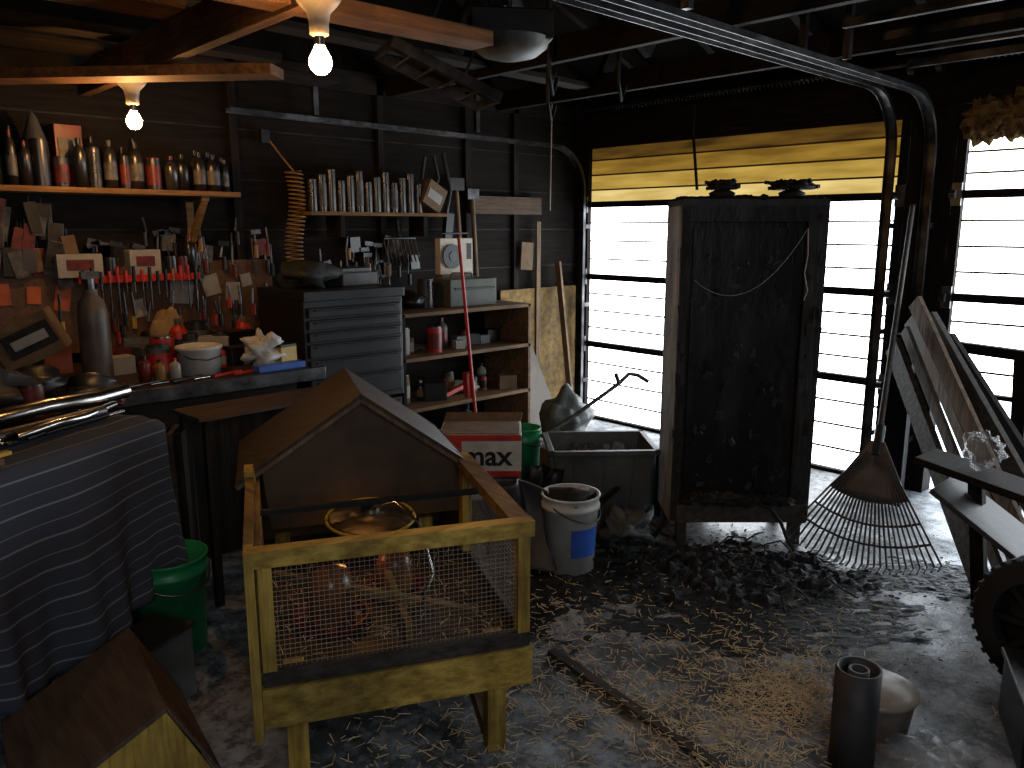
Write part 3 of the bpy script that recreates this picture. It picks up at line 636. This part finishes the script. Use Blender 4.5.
def loft(g,b,t,z0,z1,m):
    vs=[(-b[0],-b[1],z0),(b[0],-b[1],z0),(b[0],b[1],z0),(-b[0],b[1],z0),(-t[0],-t[1],z1),(t[0],-t[1],z1),(t[0],t[1],z1),(-t[0],t[1],z1)]
    g.add(vs,[(0,1,5,4),(1,2,6,5),(2,3,7,6),(3,0,4,7)],m); return vs
v=loft(g,(.2,.15),(.26,.19),0,.40,GREY); g.add(v,[(0,3,2,1)],GREY); loft(g,(.19,.14),(.25,.18),.01,.4,GREY)
for a,b in(((-.28,-.21),(.28,-.18)),((-.28,.18),(.28,.21)),((-.28,-.21),(-.25,.21)),((.25,-.21),(.28,.21))): g.bb((a[0],a[1],.385),(b[0],b[1],.41),GREY)
for x in(-.13,0,.13): g.beam((x,-.155,.02),(x*1.2,-.193,.38),.012,.01,GREY)
g.obj("storage_tote",.004)
g=G(T(3.09,2.65,0,-40))
g.blob((0,0,.28),(.40,.28,.12),BLK,30,.4,24,14,2.5)
for i in range(9): g.beam((-.16+.035*i,R.uniform(-.1,0),.32),(-.14+.035*i+R.uniform(-.05,.05),R.uniform(0,.1),.36+R.random()*.03),.02+R.random()*.02,.012,R.choice([CHAR,CARD,GREYW,BLK,CHAR]))
g.obj("tote_contents")
g=G(); g.blob((3.36,3.14,.40),(.30,.24,.32),pm("pale_green_sack",(.085,.10,.095),(.035,.042,.04),rough=.5),17,.35,26,18,2.0); g.box((3.36,3.16,.12),(.3,.26,.24),CARD); g.obj("plastic_sack")
g=G(); g.tube([(2.9,3.05,.32),(3.2,2.98,.44),(3.55,2.9,.62),(3.62,2.885,.67),(3.67,2.86,.66),(3.72,2.82,.62)],.012,GREYW,8); g.tube([(3.55,2.9,.62),(3.52,2.9,.68)],.012,GREYW,8); g.obj("walking_cane")
g=G(); g.cyl((2.92,3.42,.28),(2.86,3.50,1.45),.010,RED,n=10); g.box((2.89,3.47,.62),(.04,.04,.14),RED,ry=-4); g.box((2.92,3.42,.22),(.2,.05,.14),RED,ry=-4)
for i in range(16): g.cyl((2.83+i*.012,3.42,.16),(2.82+i*.013,3.41,.005),.004,BLK,n=5)
g.obj("red_push_broom")
g=G()
for i in range(30):
    x=R.uniform(2.55,3.15);y=R.uniform(2.0,2.6); a=R.uniform(0,3.1); l=R.uniform(.08,.32)
    z=.02+.2*max(0,1-abs(x-2.85)*3-abs(y-2.4)*2)*R.random()
    g.beam((x,y,z),(x+l*math.cos(a),y+l*math.sin(a)*.6,z+R.uniform(.0,.06)),.012+R.random()*.025,.010,R.choice([CHAR,GREYW,CHARX,TANW,CHAR,CHAR]))
g.obj("burnt_wood_scraps")
g=G(); g.blob((2.44,2.62,.12),(.26,.26,.26),BLK,40,.6,24,16,2); g.blob((2.74,2.72,.15),(.22,.22,.32),BLK,44,.5,24,16,2.2); g.blob((2.87,2.28,.08),(.2,.2,.18),GREY,41,.5,24,16,2.5); g.obj("rubbish_heap")
g=G(); g.cyl((3.48,2.62,.0),(3.48,2.62,.28),.07,GREY); g.box((3.62,2.45,.12),(.2,.2,.24),CHAR,rz=20); g.beam((3.3,2.45,.35),(3.6,2.25,.33),.05,.02,TANW); g.beam((3.34,2.43,.0),(3.34,2.43,.34),.04,.04,CHARZ); g.beam((3.55,2.29,.0),(3.55,2.29,.33),.04,.04,CHARZ); g.obj("burnt_stool")
# ---------------------------------------------------------------- right side
g=G(); hub=Vector((3.62,1.44,.55))
ce=Vector((3.50,1.41,.02)); ux=Vector((.13,-.99,0)).normalized()
RK=pm("rake_plastic",(.09,.09,.095),(.04,.04,.043),rough=.4,bump=0); RKT=pm("rake_tine",(.035,.035,.038),(.016,.016,.018),rough=.4,bump=0)
def tipf(u): return ce+ux*(.33*u)+Vector((-.05,0,.08*abs(u)**2))
n=26
for i in range(n):
    u=(i/(n-1)-.5)*2; tip=tipf(u)
    g.tube([hub+(tip-hub)*.12,hub.lerp(tip,.5)+Vector((-.01,0,.01)),tip,tip+Vector((-.035,0,-.015))],.005,RKT,5)
a=[hub+(tipf(u)-hub)*.5 for u in[-1,-.66,-.33,0,.33,.66,1]]
g.prism([hub+ux*-.03,*a,hub+ux*.03],(-.008,0,.0),RK)
for i in range(n):
    u=(i/(n-1)-.5)*2; g.cyl(hub+(tipf(u)-hub)*.1+Vector((-.012,0,0)),hub+(tipf(u)-hub)*.5+Vector((-.012,0,0)),.003,RK,n=5)
for f_ in(.68,.84):
    g.tube([hub+(tipf(u)-hub)*f_ for u in[-1,-.66,-.33,0,.33,.66,1]],.006,RKT,5)
g.cyl(hub,(4.60,1.76,1.62),.013,GREYW,n=10); g.cyl(hub-Vector((.03,.01,.06)),hub+Vector((.05,.015,.06)),.022,RKT)
g.obj("leaf_rake")
g=G()
PALEB=wood("pale_board",(.20,.19,.18),(.08,.075,.07),'z',.5)
bo=[((4.22,1.56,1.14),(3.62,.72,.05),.09,.022,TANW),((4.25,1.50,1.06),(3.72,.62,.05),.10,.03,GREYW),((4.18,1.58,1.0),(3.58,.85,.03),.06,.02,PALEB),((4.15,1.62,.92),(3.52,.92,.03),.12,.03,GREYW),((4.28,1.42,.95),(3.8,.55,.03),.12,.03,CHARX),((4.3,1.6,1.04),(3.7,.76,.03),.09,.03,PLY),((4.2,1.48,.90),(3.66,.80,.03),.07,.02,TANW)]
for p,q,w_,t_,m in bo: g.beam(q,p,t_,w_,m)
g.obj("leaning_lumber",.002)
g=G(); g.beam((4.36,1.62,.02),(4.36,1.62,.98),.06,.04,CHARZ); g.beam((4.36,1.05,.02),(4.36,1.10,.9),.06,.04,CHARZ); g.beam((4.36,1.7,.93),(4.36,1.0,.90),.05,.05,CHARY); g.obj("sawhorse")
g=G(); g.beam((3.34,1.14,.60),(3.3,.35,.48),.20,.03,CHARX); g.beam((3.3,1.05,.52),(3.32,.4,.12),.3,.02,TARP); g.beam((3.38,.98,.48),(3.36,.5,.02),.12,.03,GREY)
g.beam((3.4,.9,.02),(3.35,.95,.56),.05,.05,CHARZ); g.beam((3.45,.4,.02),(3.4,.4,.48),.05,.05,CHARZ); g.obj("metal_folding_table",.003)
g=G(); g.blob((3.33,.93,.665),(.16,.13,.13),CLEAR,3,.4,24,16,2.5); g.obj("plastic_bag")
def wheel(name,M,r,w_):
    g=G(M); rot=Matrix.Rotation(math.radians(90),4,'Y')
    g.lathe((0,0,r),[(r*.68,-w_/2),(r*.95,-w_/2),(r,-w_*.3),(r,w_*.3),(r*.95,w_/2),(r*.68,w_/2),(r*.68,-w_/2)],RUB,n=48,rot=rot)
    for k in range(36):
        a=k*math.pi/18; g.box((0,r*.995*math.sin(a),r+r*.995*math.cos(a)),(w_*.8,.018,.012),RUB,rx=-math.degrees(a))
    g.lathe((0,0,r),[(0,-.03),(r*.2,-.04),(r*.25,-.01),(r*.68,.0),(r*.68,.03),(0,.03)],TARP,n=32,rot=rot)
    for k in range(8):
        a=k*math.pi/4; g.beam((-.03,0,r),(-.03,r*.66*math.sin(a),r+r*.66*math.cos(a)),.02,.02,BLK)
    g.obj(name)
wheel("cart_wheel",T(2.90,.56,0,-10),.23,.09)
g=G(); g.box((2.60,.42,.10),(.34,.3,.20),BLK,rz=25); g.box((2.60,.42,.205),(.36,.32,.02),BLK,rz=25); g.obj("black_crate",.006)
g=G(); g.lathe((2.07,.82,0),[(0,.0),(.060,0),(.060,.315),(.055,.315),(.05,.31),(.046,.26),(.03,.26),(.028,.31),(.02,.31),(.018,.2),(0,.2)],pm("tar_paper",(.035,.035,.038),(.018,.018,.02),rough=.6,bump=.05),n=32); g.obj("tar_paper_roll")
g=G(); g.lathe((2.33,.87,.0),[(0,0),(.10,0),(.115,.11),(.122,.112),(.122,.125),(.10,.128),(.09,.14),(0,.145)],pm("frosted_tub_plastic",(.30,.26,.22),(.18,.15,.12),rough=.4),n=32); g.obj("frosted_tub")
g=G(); g.blob((2.16,.62,.06),(.22,.22,.13),CLEAR,8,.5,30,20,3); g.obj("clear_plastic_wrap")
g=G(); g.beam((1.90,1.83,.010),(1.74,.7,.010),.035,.02,wood("sill_wood",(.08,.052,.032),(.03,.022,.016),'y',.6)); g.obj("timber_sill")
g=G(); g.tube([(4.0,3.9,2.95),(4.0,3.9,2.4),(3.99,3.9,1.62)],.005,CREAM,6); g.obj("pull_cord")
g=G(); g.tube([(4.62,3.2,2.3),(4.62,3.2,2.1),(4.6,3.14,1.75)],.011,CHAR,6); g.obj("door_release_rope")
for nm,x,y,z0 in(("hanging_strap",3.35,3.3,2.1),("hanging_strap.001",2.95,2.9,2.15),("hanging_strap.002",3.6,3.0,2.2)):
    g=G(); g.tube([(x,y,2.9),(x,y,z0+.1),(x+.03,y,z0),(x+.06,y,z0+.08)],.012,BLK,6); g.obj(nm)
PALE=pm("melted_grey_plastic",(.11,.115,.10),(.035,.036,.03),scale=8,rough=.5,soot=.5)
g=G(T(2.28,2.46,2.17,-35)); g.bb((-.16,-.09,.05),(.16,.09,.16),BLK); g.lathe((-.0,0,.05),[(.16,.01),(.15,-.02),(.11,-.05),(.05,-.065),(0,-.07)],PALE,n=24); g.bb((-.01,-.01,.16),(.01,.01,.6),STEEL); g.obj("garage_door_opener",.006)
g=G(T(2.12,2.72,2.10,-20)@Matrix.Rotation(math.radians(22),4,'Y'))
for y in(-.13,.13): g.bb((-.24,y-.008,-.01),(.24,y+.008,.03),STEEL)
for x in(-.24,.23): g.bb((x,-.13,-.01),(x+.015,.13,.03),STEEL)
for x in(-.15,-.05,.05,.15): g.cyl((x,-.13,0),(x,.13,0),.006,STEEL,n=6)
g.bb((-.23,-.05,.03),(.23,.05,.05),BLK); g.bb((-.1,-.005,.04),(-.09,.005,.5),STEEL); g.bb((.1,-.005,.04),(.11,.005,.55),STEEL); g.obj("ceiling_wire_rack")
# ---------------------------------------------------------------- litter
g=G()
def straw(n,cx,cy,sx,sy,zmax=.02):
    for i in range(n):
        x=R.gauss(cx,sx);y=R.gauss(cy,sy)
        if x>4.6: continue
        a=R.uniform(0,math.pi);l=R.uniform(.012,.05);z=R.uniform(.003,zmax);w_=R.uniform(.0012,.0028)
        g.beam((x,y,z),(x+l*math.cos(a),y+l*math.sin(a),max(.003,z+R.uniform(-.01,.01))),w_,w_*.6,STRAW)
straw(900,2.26,1.10,.12,.09,.03); straw(500,2.35,1.2,.22,.16,.02); straw(900,1.90,1.12,.12,.22,.03); straw(700,1.9,1.5,.35,.4); straw(450,2.0,2.0,.35,.4); straw(500,2.7,1.5,.55,.5,.01); straw(600,1.3,1.5,.3,.25)
g.obj("straw_litter")
g=G()
def chips(n,cx,cy,sx,sy,s0,s1,mats,hz=.0):
    for i in range(n):
        x=R.gauss(cx,sx);y=R.gauss(cy,sy)
        if x>4.65 or y>4.2: continue
        s=s0+(s1-s0)*R.random()**3;k=math.exp(-((x-cx)/sx)**2-((y-cy)/sy)**2)
        g.box((x,y,s*.1+hz*k*R.random()),(s,s*R.uniform(.2,.8),s*R.uniform(.08,.25)),R.choice(mats),rz=R.uniform(0,180),rx=R.uniform(-15,15),ry=R.uniform(-15,15),jit=.8)
chips(3600,3.02,1.70,.20,.22,.003,.036,[CHAR,CHAR,RUB,CHAR,CHAR],.045); chips(1500,3.1,1.6,.35,.35,.003,.018,[CHAR,RUB]); chips(1600,2.7,1.5,.45,.45,.003,.014,[CHAR,CHAR,CHAR,TARP]); chips(1000,2.6,2.05,.24,.24,.004,.035,[CHAR,CHAR,CHAR],.02)
chips(500,3.75,1.15,.35,.4,.003,.022,[CHAR]); chips(150,2.2,1.6,.3,.4,.006,.03,[CARD,PAPER,GREY,TANW,CHAR])
for i in range(14):
    x=R.gauss(3.05,.2);y=R.gauss(1.72,.2);a=R.uniform(0,6.3)
    g.tube([(x,y,.02),(x+.05*math.cos(a),y+.05*math.sin(a),.06),(x+.12*math.cos(a+.5),y+.12*math.sin(a+.5),.05),(x+.16*math.cos(a+1),y+.16*math.sin(a+1),.01)],.004,CHAR,5)
g.obj("charred_debris")
SOOT=pm("wet_soot",(.010,.010,.011),(.003,.003,.003),scale=20,rough=.6,bump=.7,spec=.2)
def ash(name,cx,cy,a,b,h,seed):
    g=G(); nu=72;vs=[];fs=[]
    for j in range(nu+1):
        for i in range(nu+1):
            u=i/nu*2-1;v=j/nu*2-1;q=Vector((u*2.2+seed,v*2.2,0)); e=(1-math.hypot(u,v))+.45*noise.noise(q)+.4*noise.noise(q*3.1)+.3*noise.noise(q*8)-.06
            zz=h*max(0,min(1,e*1.6))*(.35+1.3*abs(noise.noise(Vector((u*9,v*9,seed)))))-.002 if math.hypot(u,v)<1 else -.004
            vs.append((cx+.731*a*u+.682*b*v,cy-.682*a*u+.731*b*v,zz))
    for j in range(nu):
        for i in range(nu): fs.append((j*(nu+1)+i,j*(nu+1)+i+1,(j+1)*(nu+1)+i+1,(j+1)*(nu+1)+i))
    g.add(vs,fs,SOOT,False); g.obj(name)
ash("ash_pile",3.00,1.72,.58,.38,.05,1.3); ash("ash_pile.001",2.55,2.08,.60,.38,.016,4.3); ash("ash_pile.002",3.55,1.15,.40,.25,.010,7.7); ash("ash_pile.003",2.7,1.45,.75,.34,.010,11.2); ash("ash_pile.004",1.9,2.3,.6,.5,.008,15.5)
G().bb((XD+.12,-6,-.12),(12,8,-.02),pm("driveway",(.6,.62,.65),(.5,.5,.52),rough=.8)).obj("ground")
# ---------------------------------------------------------------- lights
w=bpy.data.worlds.new("world");bpy.context.scene.world=w;w.use_nodes=True
w.node_tree.nodes["Background"].inputs[0].default_value=(.80,.90,1.0,1);w.node_tree.nodes["Background"].inputs[1].default_value=8.0
def area(name,loc,tgt,sx,sy,e,c):
    l=bpy.data.lights.new(name,'AREA');l.shape='RECTANGLE';l.size=sx;l.size_y=sy;l.energy=e;l.color=c
    o=bpy.data.objects.new(name,l);o.location=loc;d=Vector(tgt)-Vector(loc);o.rotation_euler=d.to_track_quat('-Z','Y').to_euler();C.objects.link(o)
area("added_front_fill",(-.3,-1.0,1.9),(1.5,1.5,.1),.9,1.2,20,(.95,.97,1))  # added fill lamp behind the camera, no doorway there
l=bpy.data.lights.new("brooder_heat_glow",'POINT');l.energy=.2;l.color=(1,.4,.1);l.shadow_soft_size=.03
o=bpy.data.objects.new("brooder_heat_glow",l);o.location=tuple(HM()@Vector((.3,.5,.50)));C.objects.link(o)
# ---------------------------------------------------------------- camera
cam=bpy.data.cameras.new("camera");cam.lens=28.125;cam.sensor_width=36;o=bpy.data.objects.new("camera",cam)
o.location=(0,0,1.5);o.rotation_euler=(math.radians(79),0,math.radians(-43));C.objects.link(o);bpy.context.scene.camera=o
bpy.context.scene.view_settings.view_transform='Standard'
bpy.context.scene.view_settings.exposure=.38
